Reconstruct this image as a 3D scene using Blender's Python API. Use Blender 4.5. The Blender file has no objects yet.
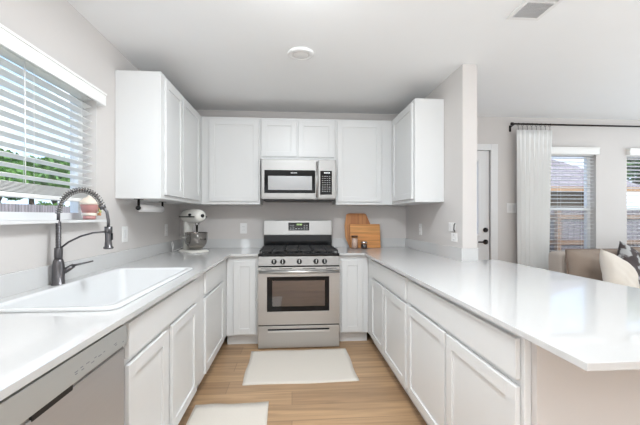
import bpy, bmesh, math, random
from mathutils import Vector, Matrix
PI = math.pi
random.seed(7)
SC = bpy.context.scene
COL = SC.collection

# ---------------------------------------------------------------- camera
cam = bpy.data.cameras.new('camera')
camo = bpy.data.objects.new('camera', cam); COL.objects.link(camo)
cam.sensor_width = 36.0; cam.sensor_fit = 'HORIZONTAL'
cam.lens = 355 / 640 * 36.0
cam.shift_y = (217 - 212.5) / 640
cam.clip_start = 0.02; cam.clip_end = 300
camo.location = (0, 0, 1.235)
camo.rotation_euler = (PI / 2, 0, -math.atan(28 / 355))
SC.camera = camo

# ---------------------------------------------------------------- sky
w = bpy.data.worlds.new('sky'); SC.world = w; w.use_nodes = True
nt = w.node_tree; nt.nodes.clear()
out = nt.nodes.new('ShaderNodeOutputWorld'); bg = nt.nodes.new('ShaderNodeBackground')
tc = nt.nodes.new('ShaderNodeTexCoord'); sep = nt.nodes.new('ShaderNodeSeparateXYZ')
nt.links.new(tc.outputs['Generated'], sep.inputs[0])
rp = nt.nodes.new('ShaderNodeValToRGB')
rp.color_ramp.elements[0].position = 0.0; rp.color_ramp.elements[0].color = (0.55, 0.72, 0.92, 1)
rp.color_ramp.elements[1].position = 0.6; rp.color_ramp.elements[1].color = (0.20, 0.42, 0.85, 1)
nt.links.new(sep.outputs['Z'], rp.inputs[0])
mp = nt.nodes.new('ShaderNodeMapping'); mp.inputs['Scale'].default_value = (2.2, 2.2, 5.0)
nt.links.new(tc.outputs['Generated'], mp.inputs[0])
nz = nt.nodes.new('ShaderNodeTexNoise'); nz.inputs['Scale'].default_value = 2.0; nz.inputs['Detail'].default_value = 6
nt.links.new(mp.outputs[0], nz.inputs['Vector'])
cr = nt.nodes.new('ShaderNodeValToRGB')
cr.color_ramp.elements[0].position = 0.48; cr.color_ramp.elements[1].position = 0.66
nt.links.new(nz.outputs[0], cr.inputs[0])
mx = nt.nodes.new('ShaderNodeMixRGB'); mx.inputs[2].default_value = (0.95, 0.96, 1, 1)
nt.links.new(cr.outputs[0], mx.inputs[0]); nt.links.new(rp.outputs[0], mx.inputs[1])
nt.links.new(mx.outputs[0], bg.inputs[0]); nt.links.new(bg.outputs[0], out.inputs[0])
bg.inputs[1].default_value = 0.95

# ---------------------------------------------------------------- sun and room light
def light(name, kind, loc, rot, energy, color=(1, 1, 1), **kw):
    l = bpy.data.lights.new(name, kind); l.energy = energy; l.color = color
    for k, v in kw.items(): setattr(l, k, v)
    o = bpy.data.objects.new(name, l); COL.objects.link(o)
    o.location = loc; o.rotation_euler = rot
    return o
light('sun', 'SUN', (0, 0, 20), (math.radians(42), 0, math.radians(38)), 2.2, (1.0, 0.96, 0.9), angle=0.01)
# added unseen fill behind the camera, aimed up like a bounced flash
CW = (0.89, 0.955, 1.0); CL = (0.80, 0.92, 1.0)
light('bounce_fill', 'AREA', (0.1, -0.9, 0.8), (math.radians(184), 0, 0), 33, CW, shape='RECTANGLE', size=1.1, size_y=0.9)
# unseen fill added for daylight: behind the camera, left wall, living room side
light('rear_fill', 'AREA', (2.0, -5.9, 1.22), (PI / 2, 0, 0), 36, CW, shape='RECTANGLE', size=6.4, size_y=2.35)
light('left_fill', 'AREA', (-1.22, -1.3, 1.5), (PI / 2, 0, -PI / 2), 16, CW, shape='RECTANGLE', size=1.5, size_y=0.9)
light('living_side_fill', 'AREA', (5.3, 2.3, 1.4), (PI / 2, 0, PI / 2), 17, CL, shape='RECTANGLE', size=2.6, size_y=1.8)
light('living_up_fill', 'AREA', (4.0, 0.9, 0.6), (PI, 0, 0), 21, CL, shape='RECTANGLE', size=1.6, size_y=1.6)  # upward fill added to brighten the living room ceiling
light('living_top_fill', 'AREA', (3.9, 1.45, 2.43), (0, 0, 0), 2.5, CW, shape='DISK', size=0.5)  # downward fill added out of view, no lamp fixture here
# kitchen fill added out of view under the ceiling, without fixtures
light('kitchen_top_fill', 'AREA', (0.06, 1.6, 2.40), (math.radians(17), 0, 0), 15.5, CW, shape='DISK', size=0.5)
light('kitchen_top_fill', 'AREA', (0.06, -1.2, 2.43), (0, 0, 0), 5, CW, shape='DISK', size=0.9)

SC.view_settings.view_transform = 'Standard'
SC.view_settings.look = 'None'
SC.view_settings.exposure = 1.18
SC.view_settings.gamma = 1.0
SC.view_settings.use_curve_mapping = False

# ================================================================ materials
def mat(name, color, rough=0.5, metal=0.0, bump=0.0, bscale=50, vary=0.0, vscale=5, stretch=(1, 1, 1), **kw):
    m = bpy.data.materials.new(name); m.use_nodes = True
    n = m.node_tree; b = n.nodes['Principled BSDF']
    b.inputs['Base Color'].default_value = (*color, 1)
    b.inputs['Roughness'].default_value = rough
    b.inputs['Metallic'].default_value = metal
    for k, v in kw.items():
        b.inputs[k.replace('_', ' ')].default_value = v
    t = n.nodes.new('ShaderNodeTexCoord'); mp = n.nodes.new('ShaderNodeMapping')
    mp.inputs['Scale'].default_value = stretch
    n.links.new(t.outputs['Object'], mp.inputs[0])
    nz = n.nodes.new('ShaderNodeTexNoise'); nz.inputs['Scale'].default_value = vscale; nz.inputs['Detail'].default_value = 4
    n.links.new(mp.outputs[0], nz.inputs['Vector'])
    hs = n.nodes.new('ShaderNodeMixRGB'); hs.blend_type = 'MIX'
    hs.inputs[1].default_value = (*[c * (1 - vary) for c in color], 1)
    hs.inputs[2].default_value = (*[min(1, c * (1 + vary)) for c in color], 1)
    n.links.new(nz.outputs[0], hs.inputs[0]); n.links.new(hs.outputs[0], b.inputs['Base Color'])
    if bump:
        n2 = n.nodes.new('ShaderNodeTexNoise'); n2.inputs['Scale'].default_value = bscale; n2.inputs['Detail'].default_value = 3
        n.links.new(mp.outputs[0], n2.inputs['Vector'])
        bp = n.nodes.new('ShaderNodeBump'); bp.inputs['Strength'].default_value = bump; bp.inputs['Distance'].default_value = 0.002
        n.links.new(n2.outputs[0], bp.inputs['Height']); n.links.new(bp.outputs[0], b.inputs['Normal'])
    return m

M = {}
M['wall'] = mat('wall_paint', (0.645, 0.61, 0.588), 0.75, bump=0.15, bscale=160, vary=0.01)
M['ceiling'] = mat('ceiling_paint', (0.90, 0.90, 0.90), 0.8, bump=0.2, bscale=120, vary=0.01)
M['trim'] = mat('trim_paint', (0.76, 0.75, 0.745), 0.35, vary=0.01)
M['cab'] = mat('cabinet_paint', (0.735, 0.735, 0.73), 0.35, vary=0.01)
M['quartz'] = mat('white_quartz', (0.63, 0.625, 0.62), 0.045, vary=0.015, vscale=60)
M['sink'] = mat('sink_enamel', (0.72, 0.725, 0.73), 0.25, vary=0.005)
M['steel'] = mat('brushed_steel', (0.33, 0.322, 0.312), 0.46, 1.0, bump=0.12, bscale=90, vary=0.04, vscale=14, stretch=(0.4, 1, 14))
M['steel_range'] = mat('brushed_door_steel', (0.52, 0.505, 0.49), 0.42, 1.0, bump=0.12, bscale=90, vary=0.04, vscale=14, stretch=(0.4, 1, 14))
M['steel_panel'] = mat('grey_appliance_panel', (0.52, 0.53, 0.52), 0.4, 0.55, vary=0.02)
M['steel_light'] = mat('bright_steel', (0.66, 0.65, 0.64), 0.38, 1.0, vary=0.02)
M['dwsteel'] = mat('dishwasher_steel', (0.50, 0.49, 0.49), 0.4, 0.7, bump=0.1, bscale=90, vary=0.03, vscale=10, stretch=(1, 0.4, 14))
M['gun'] = mat('gunmetal', (0.13, 0.125, 0.13), 0.34, 0.85, vary=0.05)
M['chrome'] = mat('chrome', (0.58, 0.57, 0.56), 0.12, 1.0)
M['bowl'] = mat('polished_bowl', (0.34, 0.32, 0.30), 0.10, 1.0)
M['black'] = mat('black_plastic', (0.010, 0.010, 0.011), 0.35, Specular_IOR_Level=0.3)
M['blackglass'] = mat('black_glass', (0.006, 0.006, 0.007), 0.05, Specular_IOR_Level=0.25)
M['iron'] = mat('cast_iron', (0.02, 0.02, 0.021), 0.45, bump=0.3, bscale=200)
M['enamelblack'] = mat('black_enamel', (0.008, 0.008, 0.009), 0.12, Specular_IOR_Level=0.3)
M['darkmetal'] = mat('dark_bronze', (0.018, 0.013, 0.012), 0.4, 0.6)
M['gap'] = mat('dark_void', (0.05, 0.045, 0.045), 0.7)
M['plastic'] = mat('white_plastic', (0.83, 0.82, 0.81), 0.35)
M['paper'] = mat('paper_towel', (0.90, 0.88, 0.87), 0.9, bump=0.4, bscale=90)
M['vinyl'] = mat('white_vinyl', (0.82, 0.82, 0.81), 0.35)
M['blind'] = mat('blind_slat', (0.86, 0.85, 0.83), 0.45)
M['mwglass'] = mat('perforated_microwave_window', (0.33, 0.33, 0.33), 0.22, 0.5, vary=0.05, vscale=300)
M['mixer'] = mat('mixer_enamel', (0.78, 0.76, 0.71), 0.15)
M['wood_dark'] = mat('walnut_band', (0.10, 0.045, 0.02), 0.5)
M['salt'] = mat('pink_salt', (0.70, 0.50, 0.40), 0.7, vary=0.15, vscale=90)
M['pepper'] = mat('peppercorns', (0.03, 0.025, 0.025), 0.6, vary=0.5, vscale=200)
M['pink'] = mat('rose_ceramic', (0.62, 0.30, 0.28), 0.35, vary=0.05)
M['cream'] = mat('cream_ceramic', (0.80, 0.70, 0.60), 0.4, vary=0.05)
M['leaf_light'] = mat('pale_sprig', (0.45, 0.5, 0.2), 0.6, vary=0.2)
M['petal'] = mat('peach_petals', (0.75, 0.35, 0.15), 0.6, vary=0.2)
M['sofa'] = mat('taupe_upholstery', (0.33, 0.26, 0.21), 0.85, bump=0.5, bscale=300, vary=0.06)
M['sofa_light'] = mat('sand_upholstery', (0.54, 0.47, 0.41), 0.85, bump=0.5, bscale=300, vary=0.05)
M['piping'] = mat('dark_piping', (0.20, 0.14, 0.11), 0.8)
M['pillow'] = mat('cream_woven', (0.70, 0.64, 0.57), 0.9, bump=0.6, bscale=220, vary=0.05)
M['darkpillow'] = mat('charcoal_pattern', (0.14, 0.12, 0.12), 0.8, vary=0.9, vscale=9, bump=0.4, bscale=200)
_n = M['darkpillow'].node_tree; _c = _n.nodes.new('ShaderNodeValToRGB')
_c.color_ramp.elements[0].position = 0.49; _c.color_ramp.elements[0].color = (0.06, 0.045, 0.045, 1)
_c.color_ramp.elements[1].position = 0.54; _c.color_ramp.elements[1].color = (0.42, 0.42, 0.42, 1)
_n.links.new([q for q in _n.nodes if q.type == 'TEX_NOISE'][0].outputs[0], _c.inputs[0]); _n.links.new(_c.outputs[0], _n.nodes['Principled BSDF'].inputs['Base Color'])
M['rug'] = mat('rug_wool', (0.74, 0.685, 0.615), 0.95, bump=0.9, bscale=260, vary=0.05, vscale=120)
M['curtain'] = mat('curtain_linen', (0.88, 0.875, 0.86), 0.85, bump=0.3, bscale=300)
_n = M['curtain'].node_tree; _t = _n.nodes.new('ShaderNodeBsdfTranslucent'); _t.inputs[0].default_value = (0.9, 0.89, 0.87, 1)
_m = _n.nodes.new('ShaderNodeMixShader'); _m.inputs[0].default_value = 0.05
_n.links.new(_n.nodes['Principled BSDF'].outputs[0], _m.inputs[1]); _n.links.new(_t.outputs[0], _m.inputs[2])
_n.links.new(_m.outputs[0], [q for q in _n.nodes if q.type == 'OUTPUT_MATERIAL'][0].inputs[0])
M['grey_mark'] = mat('grey_print', (0.22, 0.23, 0.26), 0.5)
M['white_mark'] = mat('pale_print', (0.6, 0.6, 0.6), 0.5)
M['grass'] = mat('lawn', (0.17, 0.19, 0.09), 0.9, vary=0.4, vscale=3)
M['concrete'] = mat('patio_concrete', (0.5, 0.47, 0.45), 0.9, vary=0.1, vscale=4)
M['foliage'] = mat('oak_foliage', (0.08, 0.17, 0.035), 0.7, vary=0.5, vscale=1.5)
M['foliage2'] = mat('hedge_foliage', (0.10, 0.22, 0.04), 0.7, vary=0.5, vscale=1.5)
M['bark'] = mat('bark', (0.12, 0.09, 0.07), 0.9, vary=0.3)
M['screen'] = mat('insect_screen', (0.25, 0.25, 0.27), 0.8, Alpha=0.35)
M['brownwall'] = mat('brown_siding', (0.17, 0.10, 0.05), 0.85, vary=0.3, vscale=2, stretch=(0.2, 1, 20))
M['rail'] = mat('cedar_rail', (0.42, 0.24, 0.12), 0.8, vary=0.2)

def em(name, color, s):
    m = bpy.data.materials.new(name); m.use_nodes = True
    b = m.node_tree.nodes['Principled BSDF']
    b.inputs['Base Color'].default_value = (0, 0, 0, 1)
    b.inputs['Emission Color'].default_value = (*color, 1); b.inputs['Emission Strength'].default_value = s
    return m
M['led'] = em('clock_digits', (0.55, 0.8, 0.35), 0.8)
M['ledw'] = em('panel_digits', (0.8, 0.85, 0.85), 0.7)

def glass(name, tint=(1, 1, 1), rough=0.0, mixf=0.12):
    m = bpy.data.materials.new(name); m.use_nodes = True
    n = m.node_tree; n.nodes.clear()
    o = n.nodes.new('ShaderNodeOutputMaterial'); mxs = n.nodes.new('ShaderNodeMixShader')
    t = n.nodes.new('ShaderNodeBsdfTransparent'); g = n.nodes.new('ShaderNodeBsdfGlossy')
    t.inputs[0].default_value = (*tint, 1); g.inputs['Roughness'].default_value = rough
    fr = n.nodes.new('ShaderNodeLayerWeight'); fr.inputs[0].default_value = 0.5
    pw = n.nodes.new('ShaderNodeMath'); pw.operation = 'POWER'; pw.inputs[1].default_value = 5.0
    ad = n.nodes.new('ShaderNodeMath'); ad.operation = 'MULTIPLY_ADD'; ad.inputs[1].default_value = 0.6; ad.inputs[2].default_value = 0.03 + mixf
    n.links.new(fr.outputs['Facing'], pw.inputs[0]); n.links.new(pw.outputs[0], ad.inputs[0]); n.links.new(ad.outputs[0], mxs.inputs[0])
    n.links.new(t.outputs[0], mxs.inputs[1]); n.links.new(g.outputs[0], mxs.inputs[2])
    n.links.new(mxs.outputs[0], o.inputs[0])
    return m
M['glass'] = glass('window_glass', mixf=-0.01)
M['clear'] = glass('clear_jar_glass', (0.96, 0.95, 0.94), mixf=0.05)
M['ovenglass'] = glass('smoked_oven_glass', (0.40, 0.30, 0.32), 0.03, 0.16)

def planks(name, c1, c2, mortar, bw, rh, axis='X', rough=0.4, gap=0.004, grain=0.25, sc=1.0):
    """wooden boards: brick texture for the boards, stretched noise for the grain"""
    m = bpy.data.materials.new(name); m.use_nodes = True
    n = m.node_tree; b = n.nodes['Principled BSDF']; b.inputs['Roughness'].default_value = rough
    t = n.nodes.new('ShaderNodeTexCoord'); mp = n.nodes.new('ShaderNodeMapping')
    sp = n.nodes.new('ShaderNodeSeparateXYZ'); cb = n.nodes.new('ShaderNodeCombineXYZ')
    n.links.new(t.outputs['Object'], sp.inputs[0])
    for k, ch in enumerate({'X': 'XYZ', 'Y': 'YXZ', 'Z': 'XZY', 'ZV': 'ZXY', 'YV': 'ZYX'}[axis]): n.links.new(sp.outputs[ch], cb.inputs[k])
    n.links.new(cb.outputs[0], mp.inputs[0])
    br = n.nodes.new('ShaderNodeTexBrick'); br.offset = 0.37; br.offset_frequency = 2
    br.inputs['Color1'].default_value = (*c1, 1); br.inputs['Color2'].default_value = (*c2, 1)
    br.inputs['Mortar'].default_value = (*mortar, 1); br.inputs['Scale'].default_value = 1.0
    br.inputs['Mortar Size'].default_value = gap; br.inputs['Brick Width'].default_value = bw; br.inputs['Row Height'].default_value = rh
    n.links.new(mp.outputs[0], br.inputs['Vector'])
    m2 = n.nodes.new('ShaderNodeMapping'); m2.inputs['Scale'].default_value = (1.6 * sc, 22 * sc, 22 * sc)
    n.links.new(mp.outputs[0], m2.inputs[0])
    nz = n.nodes.new('ShaderNodeTexNoise'); nz.inputs['Scale'].default_value = 1.0; nz.inputs['Detail'].default_value = 7
    nz.inputs['Distortion'].default_value = 0.8
    n.links.new(m2.outputs[0], nz.inputs['Vector'])
    ra = n.nodes.new('ShaderNodeMapRange'); ra.inputs[1].default_value = 0.3; ra.inputs[2].default_value = 0.7
    ra.inputs[3].default_value = 1 - grain; ra.inputs[4].default_value = 1 + grain * 0.6
    n.links.new(nz.outputs[0], ra.inputs[0])
    mu = n.nodes.new('ShaderNodeVectorMath'); mu.operation = 'SCALE'
    n.links.new(br.outputs['Color'], mu.inputs[0]); n.links.new(ra.outputs[0], mu.inputs['Scale'])
    n.links.new(mu.outputs[0], b.inputs['Base Color'])
    return m
M['floor'] = planks('oak_planks', (0.50, 0.32, 0.18), (0.40, 0.25, 0.14), (0.30, 0.19, 0.11), 1.25, 0.18, rough=0.38, gap=0.0025, grain=0.30)
M['board'] = planks('striped_acacia', (0.42, 0.16, 0.05), (0.58, 0.27, 0.09), (0.33, 0.12, 0.04), 3, 0.045, 'ZV', 0.5, 0.002, 0.2)
M['board2'] = planks('oiled_acacia', (0.62, 0.26, 0.075), (0.70, 0.34, 0.11), (0.42, 0.18, 0.05), 3, 0.085, 'Z', 0.5, 0.003, 0.25)
M['fence_l'] = planks('weathered_pickets', (0.42, 0.36, 0.36), (0.30, 0.27, 0.27), (0.12, 0.10, 0.10), 8, 0.14, 'YV', 0.9, 0.008, 0.3)
M['fence_b'] = planks('greyed_pickets', (0.30, 0.26, 0.28), (0.38, 0.33, 0.34), (0.16, 0.12, 0.12), 8, 0.14, 'ZV', 0.9, 0.008, 0.3)
M['shingle'] = planks('grey_shingles', (0.24, 0.205, 0.21), (0.30, 0.255, 0.26), (0.13, 0.11, 0.115), 0.3, 0.14, 'X', 0.9, 0.012, 0.2)

# ================================================================ mesh helpers
class MB:
    def __init__(s): s.bm = bmesh.new()
    def box(s, x0, x1, y0, y1, z0, z1, bev=0.0, seg=2, mtx=None):
        r = bmesh.ops.create_cube(s.bm, size=1.0)
        vs = r['verts']
        bmesh.ops.transform(s.bm, matrix=Matrix.Translation(((x0 + x1) / 2, (y0 + y1) / 2, (z0 + z1) / 2)) @ Matrix.Diagonal((abs(x1 - x0), abs(y1 - y0), abs(z1 - z0), 1)), verts=vs)
        if bev:
            es = list({e for v in vs for e in v.link_edges})
            g = bmesh.ops.bevel(s.bm, geom=es, offset=bev, segments=seg, profile=0.6, affect='EDGES')
            vs = list({v for f in g['faces'] for v in f.verts} | {v for v in vs if v.is_valid})
        if mtx is not None: bmesh.ops.transform(s.bm, matrix=mtx, verts=vs)
        return s
    def tube(s, pts, rad, n=10, cap=True):
        pts = [Vector(p) for p in pts]
        rads = rad if isinstance(rad, (list, tuple)) else [rad] * len(pts)
        rings = []; up = None
        for i, p in enumerate(pts):
            a = pts[max(i - 1, 0)]; b = pts[min(i + 1, len(pts) - 1)]
            d = (b - a)
            if d.length < 1e-9: d = Vector((0, 0, 1))
            d.normalize()
            if up is None:
                up = Vector((0, 0, 1)) if abs(d.z) < 0.9 else Vector((1, 0, 0))
            sd = d.cross(up)
            if sd.length < 1e-6: sd = d.cross(Vector((0, 1, 0)))
            sd.normalize(); up = sd.cross(d).normalized()
            rings.append([s.bm.verts.new(p + (sd * math.cos(2 * PI * k / n) + up * math.sin(2 * PI * k / n)) * rads[i]) for k in range(n)])
        for a, b in zip(rings, rings[1:]):
            for k in range(n):
                f = s.bm.faces.new((a[k], a[(k + 1) % n], b[(k + 1) % n], b[k])); f.smooth = True
        if cap:
            s.bm.faces.new(rings[0][::-1]); s.bm.faces.new(rings[-1])
        return s
    def lathe(s, prof, c=(0, 0, 0), n=28, axis='Z', mtx=None):
        rings = []; allv = []
        for r, z in prof:
            ring = []
            for k in range(n):
                a = 2 * PI * k / n
                q = (r * math.cos(a), r * math.sin(a), z)
                if axis == 'X': q = (z, q[0], q[1])
                if axis == 'Y': q = (q[0], z, q[1])
                v = s.bm.verts.new(Vector(q) + Vector(c)); ring.append(v); allv.append(v)
            rings.append(ring)
        for a, b in zip(rings, rings[1:]):
            for k in range(n):
                f = s.bm.faces.new((a[k], a[(k + 1) % n], b[(k + 1) % n], b[k])); f.smooth = True
        s.bm.faces.new(rings[0][::-1]); s.bm.faces.new(rings[-1])
        if mtx is not None: bmesh.ops.transform(s.bm, matrix=mtx, verts=allv)
        return s
    def prism(s, poly, lo, hi, axis='Z'):
        def mk(p, h):
            return {'Z': (p[0], p[1], h), 'Y': (p[0], h, p[1]), 'X': (h, p[0], p[1])}[axis]
        a = [s.bm.verts.new(mk(p, lo)) for p in poly]; b = [s.bm.verts.new(mk(p, hi)) for p in poly]
        n = len(poly)
        s.bm.faces.new(a[::-1]); s.bm.faces.new(b)
        for k in range(n): s.bm.faces.new((a[k], a[(k + 1) % n], b[(k + 1) % n], b[k]))
        return s
    def build(s, name, m, parent=None, bevel=0.0, smooth=False, loc=None):
        bmesh.ops.recalc_face_normals(s.bm, faces=s.bm.faces[:])
        if bevel:
            es = [e for e in s.bm.edges if len(e.link_faces) == 2 and e.calc_face_angle(0) > 0.6]
            bmesh.ops.bevel(s.bm, geom=es, offset=bevel, segments=2, profile=0.6, affect='EDGES')
        me = bpy.data.meshes.new(name)
        if loc is not None:
            bmesh.ops.translate(s.bm, verts=s.bm.verts[:], vec=-Vector(loc))
        s.bm.to_mesh(me); s.bm.free()
        if smooth:
            for p in me.polygons: p.use_smooth = True
        o = bpy.data.objects.new(name, me); COL.objects.link(o)
        me.materials.append(M[m])
        if loc is not None: o.location = loc
        if parent is not None:
            o.parent = parent
            # geometry is authored in world space: undo the parent's own placement
            if loc is None: o.matrix_parent_inverse = PW(parent).inverted()
        return o

def PW(o):
    m = Matrix.LocRotScale(o.location, o.rotation_euler, o.scale)
    if o.parent is not None: m = PW(o.parent) @ o.matrix_parent_inverse @ m
    return m
def tag(o, label, cat, group=None, kind=None):
    o['label'] = label; o['category'] = cat
    if group: o['group'] = group
    if kind: o['kind'] = kind
    return o
def thing(name, loc, label, cat, group=None, rz=0.0):
    o = bpy.data.objects.new(name, None); COL.objects.link(o)
    o.location = loc; o.rotation_euler = (0, 0, rz); o.empty_display_size = 0.1
    return tag(o, label, cat, group)
def struct(name, mb, m, parent=None, **kw):
    o = mb.build(name, m, parent, **kw)
    if parent is None: o['kind'] = 'structure'
    return o

# ================================================================ room shell
XL, XP0, XP1, XR = -1.26, 1.35, 1.47, 5.4       # left wall, divider wall, right wall
YB, YF, ZC = 4.12, -6.2, 2.45
T = 0.14
struct('floor', MB().box(XL - T, XR + T, YF - T, YB + T, -0.08, 0), 'floor')
struct('ceiling', MB().box(XL - T, XR + T, YF - T, YB + T, ZC, ZC + 0.12), 'ceiling')
KW = (0.95, 2.40, 1.215, 2.055)                 # kitchen window y0,y1,z0,z1
b = MB()
b.box(XL - T, XL, YF, KW[0], 0, ZC).box(XL - T, XL, KW[1], YB + T, 0, ZC)
b.box(XL - T, XL, KW[0], KW[1], 0, KW[2]).box(XL - T, XL, KW[0], KW[1], KW[3], ZC)
struct('wall_left', b, 'wall')
LW = [(2.86, 3.76), (4.17, 5.07)]; LZ = (0.60, 2.04)
DR = (1.48, 2.395, 2.045)                       # door opening
b = MB()
b.box(XL, DR[0], YB, YB + T, 0, ZC).box(DR[0], DR[1], YB, YB + T, DR[2], ZC)
b.box(DR[1], LW[0][0], YB, YB + T, 0, ZC).box(LW[0][1], LW[1][0], YB, YB + T, 0, ZC).box(LW[1][1], XR + T, YB, YB + T, 0, ZC)
for x0, x1 in LW: b.box(x0, x1, YB, YB + T, 0, LZ[0]).box(x0, x1, YB, YB + T, LZ[1], ZC)
struct('wall_back', b, 'wall')
struct('wall_right', MB().box(XR, XR + T, YF, YB, 0, ZC), 'wall')
struct('wall_front', MB().box(XL, XR, YF - T, YF, 0, ZC), 'wall')
struct('wall_divider', MB().box(XP0, XP1, 2.72, YB, 0, ZC), 'wall')
b = MB().box(0.768, XP1, 1.06, 1.085, 0, 0.864).box(XP0, XP1, 1.085, 2.72, 0, 0.864)
struct('wall_peninsula', b, 'wall')
struct('baseboard_back', MB().box(2.48, LW[1][1] + .3, YB - 0.014, YB, 0, 0.11), 'trim')

# kitchen window: vinyl frame, two sashes, sill
def vwin(name, axis, a0, a1, z0, z1, depth, sgn, meet=None, screen=False):
    """frame set at the outer side of the wall; axis = wall normal"""
    def bx(mb, u0, u1, d0, d1, w0, w1):
        return mb.box(d0, d1, u0, u1, w0, w1) if axis == 'X' else mb.box(u0, u1, d0, d1, w0, w1)
    d0, d1 = depth, depth + sgn * 0.05
    f = MB(); t = 0.045
    bx(f, a0, a0 + t, d0, d1, z0, z1); bx(f, a1 - t, a1, d0, d1, z0, z1)
    bx(f, a0 + t, a1 - t, d0, d1, z0, z0 + t); bx(f, a0 + t, a1 - t, d0, d1, z1 - t, z1)
    if meet: bx(f, a0 + t, a1 - t, d0, d1, meet - 0.018, meet + 0.018)
    fr = struct(name, f, 'vinyl')
    g = MB(); bx(g, a0 + t, a1 - t, depth + sgn * 0.024, depth + sgn * 0.027, z0 + t, z1 - t)
    g.build('window_pane', 'glass', fr)
    if screen:
        g = MB(); bx(g, a0 + t, a1 - t, depth + sgn * 0.046, depth + sgn * 0.047, z0 + t, meet)
        g.build('insect_screen', 'screen', fr)
    return fr
w1 = vwin('window_1', 'X', KW[0], KW[1], KW[2], KW[3], XL - 0.085, -1)
b = MB().box(XL - 0.085, XL + 0.055, KW[0], KW[1], KW[2] - 0.0, KW[2] + 0.004).box(XL, XL + 0.06, KW[0] - 0.02, KW[1] + 0.012, KW[2] - 0.012, KW[2] + 0.004, 0.002)
b.build('window_sill', 'trim', w1)
for i, (x0, x1) in enumerate(LW):
    wn = vwin('window_%d' % (i + 2), 'Y', x0, x1, LZ[0], LZ[1], YB + 0.085, 1, 1.335, True)
    MB().box(x0 - 0.03, x1 + 0.03, YB - 0.03, YB + 0.085, LZ[0] - 0.02, LZ[0] + 0.004).build('window_sill', 'trim', wn)

# ---- blinds
def blind(name, axis, a0, a1, plane, sgn, ztop, zbot, zval, label, pitch=0.046, tilt=12, over=(0.05, 0.05)):
    """plane: room face of the wall; sgn: direction out of the room"""
    def bx(mb, u0, u1, d0, d1, w0, w1, bv=0):
        return mb.box(min(d0, d1), max(d0, d1), u0, u1, w0, w1, bv) if axis == 'X' else mb.box(u0, u1, min(d0, d1), max(d0, d1), w0, w1, bv)
    def P(u, d, z): return (d, u, z) if axis == 'X' else (u, d, z)
    c = plane + sgn * 0.045
    r = thing(name, P((a0 + a1) / 2, c, zbot), label, 'window blind', None)
    v = MB(); bx(v, a0 - over[0], a1 + over[1], plane - sgn * 0.055, plane - sgn * 0.040, zval[0], zval[1], 0.004)
    bx(v, a0 - over[0], a1 + over[1], plane - sgn * 0.062, plane - sgn * 0.040, zval[1] - 0.014, zval[1], 0.003)
    bx(v, a0 - over[0], a0 - over[0] + 0.012, plane - sgn * 0.042, plane - sgn * 0.001, zval[0], zval[1])
    bx(v, a1 + over[1] - 0.012, a1 + over[1], plane - sgn * 0.042, plane - sgn * 0.001, zval[0], zval[1])
    v.build('valance', 'blind', r)
    h = MB(); bx(h, a0 + .01, a1 - .01, c - 0.024, c + 0.024, ztop - 0.045, ztop - .002); h.build('head_rail', 'blind', r)
    s = MB(); z = ztop - 0.075; hw = 0.024
    dz = hw * math.sin(math.radians(tilt)); dd = hw * math.cos(math.radians(tilt))
    def slat(z, dz, dd):
        o = 0.0013
        pr = [(c - sgn * dd, z - dz), (c, z + 0.0015), (c + sgn * dd, z + dz), (c + sgn * dd, z + dz + 2 * o), (c, z + 0.0015 + 2 * o), (c - sgn * dd, z - dz + 2 * o)]
        va = [s.bm.verts.new(P(a0 + 0.008, q[0], q[1])) for q in pr]; vb = [s.bm.verts.new(P(a1 - 0.008, q[0], q[1])) for q in pr]
        s.bm.faces.new(va); s.bm.faces.new(vb[::-1])
        for k in range(6): s.bm.faces.new((va[k], va[(k + 1) % 6], vb[(k + 1) % 6], vb[k]))
    while z > zbot + 0.085:
        slat(z, dz, dd); z -= pitch
    for k in range(8): slat(zbot + 0.026 + k * 0.006, 0, hw)
    s.build('slats', 'blind', r)
    q = MB(); bx(q, a0 + 0.008, a1 - 0.008, c - 0.025, c + 0.025, zbot, zbot + 0.022, 0.003); q.build('bottom_rail', 'blind', r)
    n = 4 if a1 - a0 > 1.2 else 3
    for k in range(n):
        u = a0 + 0.13 + (a1 - a0 - 0.26) * k / (n - 1)
        t = MB()
        for dd_ in (-0.025, 0.025): t.tube([P(u, c + dd_, zbot), P(u, c + dd_, ztop - .04)], 0.0009, 5)
        t.build('ladder_cord', 'blind', r)
    return r
bl = blind('window_blind', 'X', KW[0], KW[1], XL, -1, KW[3], 1.328, (1.955, 2.035), 'wide white slatted blind at the window over the sink, raised a little', tilt=-13, over=(0.02, 0.012))
MB().tube([(XL - 0.012, 1.80, 1.99), (XL - 0.012, 1.805, 1.40)], 0.0025, 8).build('tilt_wand', 'blind', bl)
blind('window_blind', 'Y', LW[0][0], LW[0][1], YB, 1, LZ[1], 0.665, (2.0, 2.085), 'white slatted blind in the window half covered by the long white curtain', pitch=0.046, tilt=-6, over=(0.01, 0.0))
blind('window_blind', 'Y', LW[1][0], LW[1][1], YB, 1, LZ[1], 0.665, (2.0, 2.085), 'white slatted blind at the far right edge, in the window above the patterned pillow', pitch=0.046, tilt=-6, over=(0.01, 0.0))

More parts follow.
